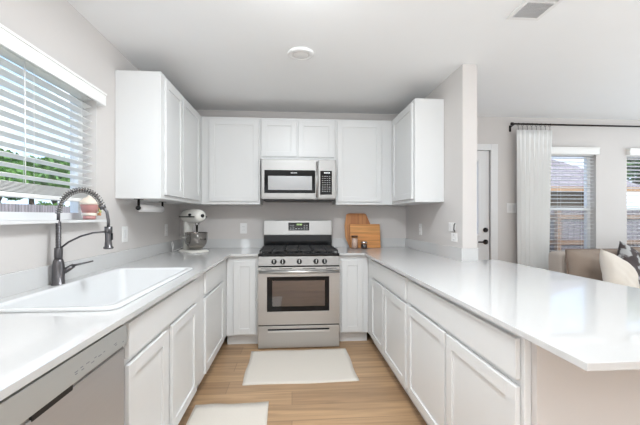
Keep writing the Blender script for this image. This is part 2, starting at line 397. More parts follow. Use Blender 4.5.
# ---- entrance door
d = MB()
x0, x1, zt = DR[0] + 0.01, DR[1] - 0.01, DR[2] - 0.008
gx0, gx1, gz0, gz1 = x0 + 0.16, x1 - 0.135, 1.02, 1.92
y0, y1 = YB + 0.01, YB + 0.05
d.box(x0, gx0, y0, y1, 0.01, zt).box(gx1, x1, y0, y1, 0.01, zt).box(gx0, gx1, y0, y1, 0.01, gz0).box(gx0, gx1, y0, y1, gz1, zt)
door = struct('door_1', d, 'trim')
d = MB()
for a in ((gx0 - .02, gx0 + .012), (gx1 - .012, gx1 + .02)): d.box(a[0], a[1], YB - 0.002, YB + 0.012, gz0 - .02, gz1 + .02, 0.003)
for a in ((gz0 - .02, gz0 + .012), (gz1 - .012, gz1 + .02)): d.box(gx0 + .012, gx1 - .012, YB - 0.002, YB + 0.012, a[0], a[1], 0.003)
d.build('lite_frame', 'trim', door)
MB().box(gx0, gx1, YB + 0.028, YB + 0.032, gz0, gz1).build('door_pane', 'glass', door)
for a, c_ in ((x0 + .12, (x0 + x1) / 2 - .03), ((x0 + x1) / 2 + .03, x1 - .12)):
    p = MB().box(a, c_, YB + 0.002, YB + 0.012, 0.22, 0.86, 0.004); p.build('raised_panel', 'trim', door)
d = MB()
d.lathe([(0.0, -0.022), (0.024, -0.022), (0.028, -0.012), (0.030, 0.0)], (2.335, YB + 0.01, 1.078), 20, 'Y')
d.build('deadbolt', 'darkmetal', door)
d = MB()
d.lathe([(0.03, 0.0), (0.030, -0.010), (0.012, -0.014), (0.011, -0.045)], (2.335, YB + 0.01, 0.933), 20, 'Y')
d.tube([(2.335, YB - 0.038, 0.933), (2.30, YB - 0.045, 0.934), (2.22, YB - 0.042, 0.936)], [0.011, 0.010, 0.008], 10)
d.build('door_handle', 'darkmetal', door)
b = MB()
b.box(DR[1] - 0.005, DR[1] + 0.083, YB - 0.018, YB, 0, DR[2] + 0.07, 0.004).box(DR[0] + 0.01, DR[1] - 0.005, YB - 0.018, YB, DR[2] - .005, DR[2] + 0.07, 0.004)
struct('trim_1', b, 'trim')
b = MB().box(XP1 + .002, DR[0] + 0.01, YB - 0.018, YB, 0, DR[2] + 0.07)
struct('trim_2', b, 'trim')

# ================================================================ cabinets
def shaker(mb, axis, face, out, u0, u1, z0, z1, fw=0.055, th=0.019, rec=0.009):
    """door leaf with framed recessed panel; face = plane it is mounted on, out = +-1 direction it faces"""
    def bx(a0, a1, d0, d1, w0, w1, bv=0):
        A, B = sorted((face + out * d0, face + out * d1))
        return mb.box(A, B, a0, a1, w0, w1, bv, 1) if axis == 'X' else mb.box(a0, a1, A, B, w0, w1, bv, 1)
    bv = 0.0018
    bx(u0, u0 + fw, 0.001, th, z0, z1, bv); bx(u1 - fw, u1, 0.001, th, z0, z1, bv)
    bx(u0 + fw - .001, u1 - fw + .001, 0.001, th, z1 - fw, z1, bv); bx(u0 + fw - .001, u1 - fw + .001, 0.001, th, z0, z0 + fw, bv)
    bx(u0 + fw - .002, u1 - fw + .002, 0.001, th - rec, z0 + fw - .002, z1 - fw + .002)
    return mb
def slab(mb, axis, face, out, u0, u1, z0, z1, th=0.019):
    A, B = sorted((face + out * 0.001, face + out * th))
    return mb.box(A, B, u0, u1, z0, z1, 0.002, 1) if axis == 'X' else mb.box(u0, u1, A, B, z0, z1, 0.002, 1)

def cabinet(name, label, cat, axis, face, out, back, u0, u1, z0, z1, doors=(), drawers=(), toe=0.0, group=None, toe_to=None):
    lo, hi = sorted((face, back))
    loc = ((lo + hi) / 2, (u0 + u1) / 2, z0 if not toe else 0) if axis == 'X' else ((u0 + u1) / 2, (lo + hi) / 2, z0 if not toe else 0)
    r = thing(name, loc, label, cat, group)
    b = MB()
    def bx(a0, a1, d0, d1, w0, w1):
        A, B = sorted((d0, d1))
        return b.box(A, B, a0, a1, w0, w1, 0.0012, 1) if axis == 'X' else b.box(a0, a1, A, B, w0, w1, 0.0012, 1)
    if name.startswith('sink'):          # open-topped carcass around the basin
        a0, a1 = u0 + .0005, u1 - .0005
        bx(a0, a1, face, face - out * .019, z0, z1); bx(a0, a1, back, back + out * .012, z0, z1)
        bx(a0, a0 + .018, face - out * .019, back + out * .012, z0, z1); bx(a1 - .018, a1, face - out * .019, back + out * .012, z0, z1)
        bx(a0, a1, face, back, z0, z0 + .018)
    else:
        bx(u0 + .0005, u1 - .0005, face, back, z0, z1)
    b.build('cabinet_body', 'cab', r)
    if toe:
        b = MB(); f2 = face - out * 0.055
        bx(u0 + .0005, u1 - .0005, f2, back, 0.0, z0); b.build('toe_kick', 'cab', r)
    for dd in doors:
        shaker(MB(), axis, face, out, *dd).__class__
        mb = MB(); shaker(mb, axis, face, out, *dd); mb.build('door', 'cab', r)
    for dd in drawers:
        mb = MB(); slab(mb, axis, face, out, *dd); mb.build('drawer' if not name.startswith('sink') else 'false_drawer_front', 'cab', r)
    return r
ZB0, ZB1 = 0.10, 0.864
FL, FR, FB = -0.625, 0.746, 3.445               # face planes of left, right, back base runs
WL, WR, WB = XL + .002, XP0 - .002, YB - .002
cabinet('sink_cabinet', 'white base cabinet under the sink with wide false drawer front above two doors', 'cabinet', 'X', FL, 1, WL, 1.335, 2.45, ZB0, ZB1,
        [(1.378, 1.785, .125, .680), (1.865, 2.325, .125, .680)], [(1.378, 2.325, .705, .838)], toe=1)
cabinet('base_cabinet', 'white base cabinet with one drawer over one door, between sink cabinet and corner', 'cabinet', 'X', FL, 1, WL, 2.4505, FB, ZB0, ZB1,
        [(2.565, 3.23, .125, .660)], [(2.565, 3.23, .692, .845)], toe=1)
cabinet('base_cabinet', 'narrow white base cabinet with one tall door directly left of the range', 'cabinet', 'Y', FB, -1, WB, FL + .0005, -0.325, ZB0, ZB1,
        [(-0.555, -0.350, .115, .815)], toe=1)
cabinet('base_cabinet', 'narrow white base cabinet with one tall door directly right of the range', 'cabinet', 'Y', FB, -1, WB, 0.457, FR - .0005, ZB0, ZB1,
        [(0.485, 0.690, .115, .815)], toe=1)
cabinet('base_cabinet', 'white base cabinet of the right run nearer the range, drawer above two doors', 'cabinet', 'X', FR, -1, WR, 2.222, FB, ZB0, ZB1,
        [(2.245, 2.79, .125, .672), (2.81, 3.23, .125, .672)], [(2.245, 3.23, .695, .842)], toe=1)
cabinet('base_cabinet', 'white peninsula base cabinet nearest the camera, long drawer above two doors', 'cabinet', 'X', FR, -1, WR, 1.087, 2.2215, ZB0, ZB1,
        [(1.105, 1.630, .125, .680), (1.652, 2.200, .125, .680)], [(1.105, 2.200, .703, .838)], toe=1)

ZU0, ZU1 = 1.368, 2.284
FUL, FUR, FUB = -0.942, 1.084, 3.79
cabinet('wall_cabinet', 'tall white wall cabinet on the left wall with two doors and a plain end panel', 'cabinet', 'X', FUL, 1, WL, 2.64, WB, ZU0, ZU1,
        [(2.70, 3.10, ZU0 + .03, ZU1 - .03), (3.12, 3.66, ZU0 + .03, ZU1 - .03)])
cabinet('wall_cabinet', 'white wall cabinet with one wide door left of the microwave', 'cabinet', 'Y', FUB, -1, WB, FUL + .0005, -0.3335, ZU0, ZU1,
        [(-0.862, -0.352, ZU0 + .03, ZU1 - .03)])
cabinet('wall_cabinet', 'short white two-door wall cabinet directly above the microwave', 'cabinet', 'Y', FUB, -1, WB, -0.333, 0.4665, 1.845, ZU1,
        [(-0.318, 0.045, 1.872, ZU1 - .03), (0.070, 0.448, 1.872, ZU1 - .03)])
cabinet('wall_cabinet', 'white wall cabinet with one wide door right of the microwave', 'cabinet', 'Y', FUB, -1, WB, 0.467, FUR - .0005, ZU0, ZU1,
        [(0.486, 0.965, ZU0 + .03, ZU1 - .03)])
cabinet('wall_cabinet', 'white wall cabinet on the right divider wall with one door and plain end panel', 'cabinet', 'X', FUR, -1, WR, 3.06, WB, ZU0, ZU1,
        [(3.10, 3.71, ZU0 + .03, ZU1 - .03)])

# ================================================================ worktop, backsplash, sink
ZT = 0.885; ZS = 0.865
CE_L, CE_R, CE_B = -0.584, 0.704, 3.40
SX0, SX1, SY0, SY1 = -1.185 + .04, -0.655, 1.375, 2.445     # sink outer rim
bxl = (-1.125, -0.685, 1.405, 2.415)                         # basin opening
b = MB()
# left run around the sink opening
b.box(XL + .001, CE_L, 0.35, bxl[2] , ZS, ZT).box(XL + .001, CE_L, bxl[3], YB - .001, ZS, ZT)
b.box(XL + .001, bxl[0], bxl[2], bxl[3], ZS, ZT).box(bxl[1], CE_L, bxl[2], bxl[3], ZS, ZT)
b.box(CE_L, -0.3195, CE_B, YB - .001, ZS, ZT)
o = b.build('countertop', 'quartz'); tag(o, 'white quartz countertop along the left wall holding the sink and faucet', 'countertop')
b = MB()
r_ = 0.0
b.prism([(0.4525, CE_B), (CE_R, CE_B), (CE_R, 0.797), (1.72, 0.797), (1.67, 2.79), (XP1 + .001, 2.79), (XP1 + .001, 2.719), (XP0 - .001, 2.719), (XP0 - .001, YB - .001), (0.4525, YB - .001)], ZS, ZT)
o = b.build('countertop', 'quartz', bevel=0.0015); tag(o, 'white quartz peninsula countertop on the right with a wide breakfast bar overhang', 'countertop')
b = MB()
b.box(XL + .001, XL + .016, 0.35, YB - .016, ZT, ZT + .1, 0.001, 1).box(XL + .001, -0.3195, YB - .016, YB - .001, ZT, ZT + .1, 0.001, 1)
o = b.build('backsplash', 'quartz'); tag(o, 'low white quartz backsplash along the left wall and left of the range', 'backsplash')
b = MB()
b.box(0.4525, XP0 - .016, YB - .016, YB - .001, ZT, ZT + .1, 0.001, 1).box(XP0 - .016, XP0 - .001, 2.705, YB - .001, ZT, ZT + .1, 0.001, 1)
b.box(XP0 - .001, XP1 + .001, 2.705, 2.719, ZT, ZT + .1, 0.001, 1)
o = b.build('backsplash', 'quartz'); tag(o, 'low white quartz backsplash right of the range, wrapping the divider wall end', 'backsplash')

def rrect(x0, x1, y0, y1, r, n=5):
    pts = []
    for cx, cy, a0 in ((x1 - r, y1 - r, 0), (x0 + r, y1 - r, PI / 2), (x0 + r, y0 + r, PI), (x1 - r, y0 + r, 1.5 * PI)):
        for k in range(n + 1):
            a = a0 + PI / 2 * k / n
            pts.append((cx + r * math.cos(a), cy + r * math.sin(a)))
    return pts
def loft(bm, loops, smooth=True):
    rings = [[bm.verts.new((p[0], p[1], z)) for p in pts] for pts, z in loops]
    for a, c in zip(rings, rings[1:]):
        n = len(a)
        for k in range(n):
            f = bm.faces.new((a[k], a[(k + 1) % n], c[(k + 1) % n], c[k])); f.smooth = smooth
    return rings
s = MB()
bm = s.bm
R = [(rrect(SX0 + .003, SX1 - .003, SY0 + .003, SY1 - .003, .045), ZT + .0005), (rrect(SX0, SX1, SY0, SY1, .045), ZT + .003), (rrect(SX0, SX1, SY0, SY1, .045), ZT + .011), (rrect(SX0 + .004, SX1 - .004, SY0 + .004, SY1 - .004, .042), ZT + .014),
     (rrect(bxl[0] + .004, bxl[1] - .004, bxl[2] + .004, bxl[3] - .004, .04), ZT + .013), (rrect(bxl[0] + .008, bxl[1] - .008, bxl[2] + .008, bxl[3] - .008, .04), ZT + .002),
     (rrect(bxl[0] + .02, bxl[1] - .02, bxl[2] + .02, bxl[3] - .02, .05), ZT - .17), (rrect(bxl[0] + .04, bxl[1] - .04, bxl[2] + .04, bxl[3] - .04, .05), ZT - .195),
     (rrect(bxl[0] + .16, bxl[1] - .16, bxl[2] + .3, bxl[3] - .3, .04), ZT - .202)]
rings = loft(bm, R); bm.faces.new(rings[-1])
sk = s.build('sink', 'sink'); tag(sk, 'large white drop-in sink with rounded corners set in the left countertop', 'sink')
s = MB().lathe([(0.0001, 0.001), (.02, .001), (.04, .006), (.044, .008), (.044, .002)], ((bxl[0] + bxl[1]) / 2, (bxl[2] + bxl[3]) / 2, ZT - .203), 24)
s.build('drain', 'chrome', sk)

# ---- faucet
FX, FY = -1.205, 1.938
fa = thing('faucet', (FX, FY, ZT), 'gunmetal spring-neck faucet with pull-down sprayer behind the white sink', 'faucet')
MB().lathe([(.033, 0), (.033, .004), (.028, .007), (.027, .10), (.024, .122), (.0175, .136)], (FX, FY, ZT), 28).build('faucet_body', 'gun', fa)
MB().lathe([(.0175, .136), (.019, .138), (.019, .188), (.016, .192)], (FX, FY, ZT), 24).build('collar', 'gun', fa)
s = MB(); prof = []
z = .192
while z < .325:
    prof += [(.0105, z), (.013, z + .002), (.013, z + .005), (.0105, z + .007)]; z += .008
s.lathe(prof, (FX, FY, ZT), 18).build('ribbed_riser', 'gun', fa)
# arc of the hose toward the basin (+X)
HX = -0.957; AR = (HX - FX) / 2 - .012; cx_ = FX + AR
arc = [Vector((FX, FY, ZT + .32))]
zc = 1.250
for k in range(0, 25):
    a = PI - (PI * 0.90) * k / 24
    arc.append(Vector((cx_ + AR * math.cos(a), FY, zc + AR * 1.12 * math.sin(a))))
tail = [Vector((HX - .008, FY, 1.262)), Vector((HX, FY, 1.215)), Vector((HX, FY, 1.175))]
MB().tube(arc + tail, .0075, 12).build('hose', 'gun', fa)
# coil spring around the arc
def coil(path, rad, wire, pitch, n_seg=10):
    L = [0]
    for a, c in zip(path, path[1:]): L.append(L[-1] + (c - a).length)
    pts = []; total = L[-1]; steps = int(total / pitch * n_seg)
    for i in range(steps + 1):
        t = total * i / steps; j = 0
        while j < len(L) - 2 and L[j + 1] < t: j += 1
        f = (t - L[j]) / max(1e-9, L[j + 1] - L[j]); p = path[j].lerp(path[j + 1], f)
        d_ = (path[min(j + 2, len(path) - 1)] - path[max(j - 1, 0)]).normalized()
        n1 = Vector((0, 1, 0)); n2 = d_.cross(n1).normalized()
        a = 2 * PI * i / n_seg
        pts.append(p + (n1 * math.cos(a) + n2 * math.sin(a)) * rad)
    return MB().tube(pts, wire, 6)
coil(arc[1:], .0145, .0024, .0125).build('spring_coil', 'bowl', fa)
MB().tube([arc[-1] + Vector((-.004, 0, .008)), arc[-1] + Vector((.004, 0, -.012))], [.016, .015], 14).build('spring_clamp', 'gun', fa)
s = MB().lathe([(.010, .115), (.014, .11), (.0155, .105), (.0155, .035), (.017, .03), (.018, .012), (.024, .008), (.024, 0), (.018, -.002)], (HX, FY, 1.070), 22)
s.build('spray_head', 'gun', fa)
MB().box(HX + .013, HX + .021, FY - .006, FY + .006, 1.115, 1.15, .002).build('spray_button', 'black', fa)
s = MB()
pts = [(FX + .012, FY, 1.075), (FX + .05, FY, 1.105), (FX + .11, FY, 1.135), (FX + .17, FY, 1.152), (HX - .012, FY, 1.158)]
s.tube(pts, .0048, 10)
s.build('support_arm', 'gun', fa)
s = MB().tube([(HX, FY, 1.15), (HX, FY, 1.185)], .0185, 18)
s.build('sprayer_dock', 'gun', fa)
hd = Vector((0.62, 0.66, 0)).normalized()
s = MB(); p0 = Vector((FX, FY, ZT + .06))
s.tube([p0 + hd * .015, p0 + hd * .045 + Vector((0, 0, .018)), p0 + hd * .068 + Vector((0, 0, .032))], [.014, .014, .012], 14)
s.tube([p0 + hd * .06 + Vector((0, 0, .032)), p0 + hd * .10 + Vector((0, 0, .037)), p0 + hd * .16 + Vector((0, 0, .047))], [.0065, .005, .0042], 10)
s.build('lever_handle', 'gun', fa)

# ================================================================ dishwasher
dw = thing('dishwasher', (-0.92, 1.02, 0), 'stainless dishwasher under the left countertop with pale control panel', 'dishwasher')
dy0, dy1, df = 0.722, 1.318, -0.592
MB().box(XL + .05, -0.63, dy0, dy1, 0.09, 0.858).build('dishwasher_body', 'gap', dw)
MB().box(XL + .05, -0.69, dy0, dy1, 0.0, 0.09).build('toe_kick', 'gap', dw)
s = MB(); s.prism([(dy0, .115), (dy1, .115), (dy1, .770), (dy0, .770)], -0.63, df - .004, 'X')
s.build('door_panel', 'dwsteel', dw, bevel=0.003)
# curved control console
s = MB()
prof = [(dy0, .784), (dy1, .784)]
for k in range(7):
    a = PI / 2 * k / 6; prof.append((dy1 - .022 + .022 * math.cos(a), .834 + .022 * math.sin(a)))
for k in range(7):
    a = PI / 2 + PI / 2 * k / 6; prof.append((dy0 + .022 + .022 * math.cos(a), .834 + .022 * math.sin(a)))
s.prism(prof, -0.63, df + .004, 'X')
con = s.build('control_console', 'steel_panel', dw, bevel=0.002)
MB().box(-0.63, df - .008, dy0 + .002, dy1 - .002, .769, .785).build('console_lip', 'steel', dw)
MB().box(-0.622, df - .0035, 0.862, 1.02, .762, .782, .003).build('handle_pocket', 'black', dw)
for k, (yy, zz, wd) in enumerate([(1.02, .812, .014), (1.02, .806, .010), (1.045, .814, .012), (1.05, .806, .012), (1.075, .814, .016), (1.10, .806, .016), (1.115, .814, .012), (1.14, .81, .018), (1.165, .812, .010), (1.235, .812, .018), (1.240, .806, .012), (1.29, .80, .010)]):
    MB().box(df + .004, df + .0046, yy - wd / 2, yy + wd / 2, zz - .0012, zz + .0012).build('printed_mark', 'grey_mark', con)

# ================================================================ range
RX0, RX1 = -0.315, 0.448; RC = (RX0 + RX1) / 2; RF = 3.33
rg = thing('gas_range', (RC, 3.7, 0), 'freestanding stainless gas range with black cooktop and oven window', 'stove')
MB().box(RX0 + .003, RX1 - .003, RF + .045, 4.10, 0.008, .885).build('range_body', 'steel_panel', rg)
for fx in (RX0 + .05, RX1 - .05):
    for fy in (RF + .1, 4.0): MB().lathe([(.015, 0), (.015, .02)], (fx, fy, 0), 10).build('levelling_foot', 'black', rg)
MB().box(RX0, RX1, RF + .004, RF + .045, .010, .216, .004).build('storage_drawer', 'steel_range', rg)
MB().box(-0.225, .352, RF - .010, RF + .006, .158, .176, .003).build('drawer_pull', 'steel_light', rg)
MB().box(-0.225, .352, RF + .002, RF + .0045, .176, .19, .0005).build('drawer_recess', 'black', rg)
MB().box(RX0 + .002, RX1 - .002, RF + .02, RF + .045, .216, .228).build('lower_gap', 'black', rg)
# oven door with a real opening
ox0, ox1, oz0, oz1 = -0.232, 0.350, .352, .676
s = MB(); y0, y1 = RF, RF + .045
s.box(RX0, ox0, y0, y1, .228, .765, .002).box(ox1, RX1, y0, y1, .228, .765, .002).box(ox0 - .001, ox1 + .001, y0, y1, .228, oz0, .002).box(ox0 - .001, ox1 + .001, y0, y1, oz1, .765, .002)
od = s.build('oven_door', 'steel_range', rg)
s = MB(); i0, i1, k0, k1 = -0.183, 0.308, .400, .640
s.box(ox0, i0, y0 - .001, y0 + .006, oz0, oz1).box(i1, ox1, y0 - .001, y0 + .006, oz0, oz1).box(i0, i1, y0 - .001, y0 + .006, oz0, k0).box(i0, i1, y0 - .001, y0 + .006, k1, oz1)
s.build('window_border', 'blackglass', od)
MB().box(i0, i1, y0 + .001, y0 + .005, k0, k1).build('oven_window', 'ovenglass', od)
MB().box(i0 - .02, i1 + .02, y0 + .042, y0 + .0445, k0 - .02, k1 + .02).build('inner_liner', 'mwglass', od)
s = MB()
for zz in (.46, .54, .59):
    s.tube([(i0 - .01, y0 + .02, zz), (i1 + .01, y0 + .02, zz)], .003, 6)
    for k in range(22):
        xx = i0 + (i1 - i0) * k / 21
        s.tube([(xx, y0 + .016, zz), (xx, y0 + .036, zz)], .0012, 5)
s.build('oven_rack', 'chrome', od)
s = MB()
s.tube([(RX0 + .012, RF - .045, .728), (RX1 - .012, RF - .045, .728)], .015, 14)
for xx in (RX0 + .05, RX1 - .05): s.box(xx - .02, xx + .02, RF - .045, RF + .002, .718, .738, .003)
s.build('oven_handle', 'steel_light', od)
for a, c in ((-.29, -.19), (-.12, .0), (.10, .22), (.32, .42)): MB().box(a, c, RF - .0015, RF + .001, .750, .755).build('door_vent', 'black', od)
MB().box(RX0 + .001, RX1 - .001, RF + .012, RF + .045, .765, .780).build('upper_gap', 'black', rg)
# slanted knob panel
s = MB(); s.prism([(RF - .005, .780), (RF + .045, .780), (RF + .045, .866), (RF + .008, .866)], RX0, RX1, 'X')
s.build('knob_panel', 'steel', rg, bevel=.002)
for xx in (-.166, -.086, .068, .225, .305):
    tilt = Matrix.Translation((xx, RF + .001, .818)) @ Matrix.Rotation(math.radians(-9), 4, 'X')
    s = MB().lathe([(.0245, 0), (.0245, -.005), (.021, -.008), (.0185, -.028), (.016, -.031)], (0, 0, 0), 22, 'Y', tilt)
    kb = s.build('burner_knob', 'black', rg)
    MB().box(-.0035, .0035, -.036, -.028, -.017, .017, .001, 1, tilt).build('knob_grip', 'steel_panel', kb)
# cooktop
s = MB().box(RX0, RX1, RF + .002, 4.0, .867, .893, .006)
ct = s.build('cooktop', 'enamelblack', rg)
for bx_, by_, br_ in ((-.17, 3.52, .045), (-.17, 3.80, .036), (.066, 3.66, .04), (.30, 3.52, .042), (.30, 3.80, .036)):
    MB().lathe([(br_ + .012, .893), (br_ + .01, .900), (br_, .904), (br_, .912), (br_ - .006, .916)], (bx_, by_, 0), 20).build('burner_cap', 'iron', ct)
for gx0_, gx1_ in ((RX0 + .012, -.068), (-.060, .192), (.200, RX1 - .012)):
    s = MB(); z0_, z1_ = .912, .925; y0_, y1_ = RF + .03, 3.915
    t = .009
    s.box(gx0_, gx1_, y0_, y0_ + t, z0_, z1_).box(gx0_, gx1_, y1_ - t, y1_, z0_, z1_)
    s.box(gx0_, gx0_ + t, y0_, y1_, z0_, z1_).box(gx1_ - t, gx1_, y0_, y1_, z0_, z1_)
    mx_ = (gx0_ + gx1_) / 2
    s.box(mx_ - t / 2, mx_ + t / 2, y0_, y1_, z0_, z1_)
    for f in (.25, .5, .75):
        yy = y0_ + (y1_ - y0_) * f; s.box(gx0_, gx1_, yy - t / 2, yy + t / 2, z0_, z1_)
    for xx in (gx0_, mx_ - t / 2, gx1_ - t):
        for yy in (y0_, (y0_ + y1_) / 2, y1_ - t): s.box(xx, xx + t, yy, yy + t, .892, z0_)
    s.build('burner_grate', 'iron', ct)
# backguard
s = MB().box(RX0 + .004, RX1 - .004, 3.955, 4.09, .885, 1.035)
s.build('backguard_base', 'enamelblack', rg)
s = MB(); s.prism([(3.94, 1.035), (4.10, 1.035), (4.10, 1.197), (3.965, 1.197)], RX0 + .004, RX1 - .004, 'X')
bgd = s.build('backguard', 'steel', rg, bevel=.005)
tl = Matrix.Translation((.076, 3.948, 1.130)) @ Matrix.Rotation(math.radians(-8.8), 4, 'X')
ds = MB().box(-.115, .115, -.004, .004, -.043, .043, .003, 2, tl).build('clock_display', 'blackglass', bgd)
s = MB()
for k, xx in enumerate((-.018, -.004, .014, .028)):
    s.box(xx - .005, xx + .005, -.0052, -.0042, .014, .017, 0, 1, tl).box(xx - .005, xx + .005, -.0052, -.0042, .026, .029, 0, 1, tl)
    s.box(xx - .005, xx - .003, -.0052, -.0042, .014, .029, 0, 1, tl).box(xx + .003, xx + .005, -.0052, -.0042, .014, .029, 0, 1, tl)
s.build('clock_digits', 'led', ds)
s = MB()
for xx in (-.09, -.062, .062, .09):
    for zz in (-.028, -.008, .012): s.box(xx - .009, xx + .009, -.0052, -.0042, zz - .002, zz + .002, 0, 1, tl)
for xx in (-.03, 0, .03): s.box(xx - .009, xx + .009, -.0052, -.0042, -.027, -.023, 0, 1, tl)
s.build('touch_keys', 'white_mark', ds)

# ================================================================ microwave
mw = thing('microwave', (.07, 3.9, 1.405), 'stainless over-the-range microwave with black window border and keypad', 'microwave')
mf = 3.655; mx0, mx1 = -.313, .453
MB().box(mx0 + .004, mx1 - .004, mf + .03, WB, 1.425, 1.830).build('microwave_body', 'steel_panel', mw)
MB().box(mx0 + .02, mx1 - .02, mf + .012, WB - .05, 1.402, 1.428, .004).build('grease_vent', 'black', mw)
MB().box(mx0, mx1, mf - .002, mf + .035, 1.418, 1.4265, .002).build('bottom_trim', 'steel', mw)
s = MB(); s.box(mx0, .268, mf, mf + .03, 1.4275, 1.826, .004)
md = s.build('microwave_door', 'steel', mw)
MB().box(-.282, .238, mf - .002, mf + .001, 1.480, 1.716, .001, 1).build('window_border', 'blackglass', md)
MB().box(-.244, .206, mf - .0035, mf - .0015, 1.512, 1.656, .0006, 1).build('microwave_window', 'mwglass', md)
s = MB()
for k, (a, c) in enumerate(((-.012, .010), (.014, .05))): s.box(a, c, mf - .0027, mf - .0018, 1.684, 1.692)
s.build('badge', 'white_mark', md)
s = MB().tube([(.254, mf - .028, 1.44), (.254, mf - .028, 1.80)], .009, 12)
for zz in (1.46, 1.78): s.box(.248, .260, mf - .028, mf + .002, zz - .008, zz + .008, .001, 1)
s.build('door_handle', 'steel_light', md)
s = MB(); s.box(.2695, mx1, mf, mf + .03, 1.4275, 1.826, .004)
cp = s.build('control_panel', 'steel', mw)
kp = MB().box(.291, .412, mf - .002, mf + .001, 1.466, 1.712, .001, 1).build('keypad', 'blackglass', cp)
s = MB()
for k, xx in enumerate((.337, .352, .370, .385)):
    s.box(xx - .005, xx + .005, mf - .003, mf - .0022, 1.684, 1.698)
s.build('clock_digits', 'ledw', kp)
s = MB()
for r in range(8):
    for c in range(4):
        xx = .316 + c * .024; zz = 1.655 - r * .022
        s.box(xx - .007, xx + .007, mf - .003, mf - .0022, zz - .0025, zz + .0025)
s.build('touch_keys', 'white_mark', kp)

# ================================================================ stand mixer
mxr = thing('stand_mixer', (-.985, 3.66, ZT), 'white stand mixer with steel bowl in the left countertop corner', 'mixer', rz=math.radians(-42))
def lp(mb, name, m, par, smooth=False, bevel=0):   # authored in the parent's local space
    o = mb.build(name, m, None, bevel=bevel, smooth=smooth); o.parent = par; return o
MB_ = MB
# local: +X is the front of the mixer
s = MB(); lo = [(rrect(-.16, .16, -.11, .11, .09, 6), 0.0), (rrect(-.16, .16, -.11, .11, .09, 6), .012), (rrect(-.15, .15, -.10, .10, .09, 6), .022), (rrect(-.13, .13, -.08, .08, .07, 6), .026)]
rg_ = loft(s.bm, lo); s.bm.faces.new(rg_[0][::-1]); s.bm.faces.new(rg_[-1])
lp(s, 'mixer_base', 'mixer', mxr)
s = MB(); lo = [(rrect(-.145, -.055, -.055, .055, .04, 5), .02), (rrect(-.135, -.065, -.045, .045, .034, 5), .08), (rrect(-.135, -.070, -.042, .042, .03, 5), .20), (rrect(-.14, -.05, -.05, .05, .04, 5), .29), (rrect(-.14, -.04, -.05, .05, .04, 5), .31)]
rg_ = loft(s.bm, lo); s.bm.faces.new(rg_[0][::-1]); s.bm.faces.new(rg_[-1])
lp(s, 'column', 'mixer', mxr)
s = MB()
prof = [(.02, -.175), (.045, -.170), (.062, -.15), (.070, -.11), (.072, -.04), (.071, .03), (.066, .09), (.056, .125), (.038, .142), (.026, .146)]
s.lathe(prof, (0, 0, .358), 26, 'X')
hd_ = lp(s, 'motor_head', 'mixer', mxr)
s = MB(); s.lathe([(.0728, -.10), (.0728, .06)], (0, 0, .358), 26, 'X')
bmesh.ops.delete(s.bm, geom=[v for v in s.bm.verts], context='VERTS')
for sy in (-1, 1): s.box(-.15, .115, sy * .066 if sy > 0 else -.0745, sy * .0745 if sy > 0 else -.066, .346, .358, .002)
lp(s, 'trim_band', 'black', hd_)
s = MB(); s.lathe([(.017, .140), (.018, .150), (.014, .158)], (0, 0, .362), 18, 'X'); lp(s, 'attachment_hub', 'black', hd_)
s = MB(); s.lathe([(.012, 0), (.013, .012), (.010, .02)], (0, 0, 0), 12, 'X', Matrix.Translation((.06, -.075, .372)) @ Matrix.Rotation(-PI / 2, 4, 'Z')); lp(s, 'speed_knob', 'black', hd_)
s = MB(); s.lathe([(.024, .30), (.022, .27), (.012, .262), (.008, .20)], (.055, 0, 0), 16); lp(s, 'beater_shaft', 'chrome', mxr)
s = MB()
s.lathe([(.045, .028), (.05, .034), (.075, .05), (.098, .085), (.107, .13), (.108, .19), (.112, .194), (.109, .197), (.105, .19), (.103, .13), (.093, .09), (.07, .058), (.02, .05)], (.045, 0, 0), 32)
bw = lp(s, 'mixing_bowl', 'bowl', mxr)
s = MB().tube([(.045 + .03, -.104, .17), (.045 + .035, -.140, .165), (.045 + .035, -.148, .13), (.045 + .03, -.135, .095), (.045 + .028, -.100, .09)], .0055, 8)
lp(s, 'bowl_handle', 'steel', bw)
s = MB()
for sy in (-1, 1):
    s.tube([(-.09, sy * .045, .155), (-.06, sy * .10, .15), (.02, sy * .125, .15), (.045, sy * .118, .15)], [.012, .010, .008, .009], 8)
lp(s, 'bowl_lift_arm', 'mixer', mxr)
s = MB().tube([(-.14, -.02, .05), (-.19, -.05, .02), (-.20, -.10, .005), (-.16, -.14, .005), (-.13, -.15, .03), (-.15, -.15, .09), (-.19, -.12, .10), (-.20, -.10, .06), (-.17, -.13, .006)], .0035, 8)
lp(s, 'power_cord', 'plastic', mxr)

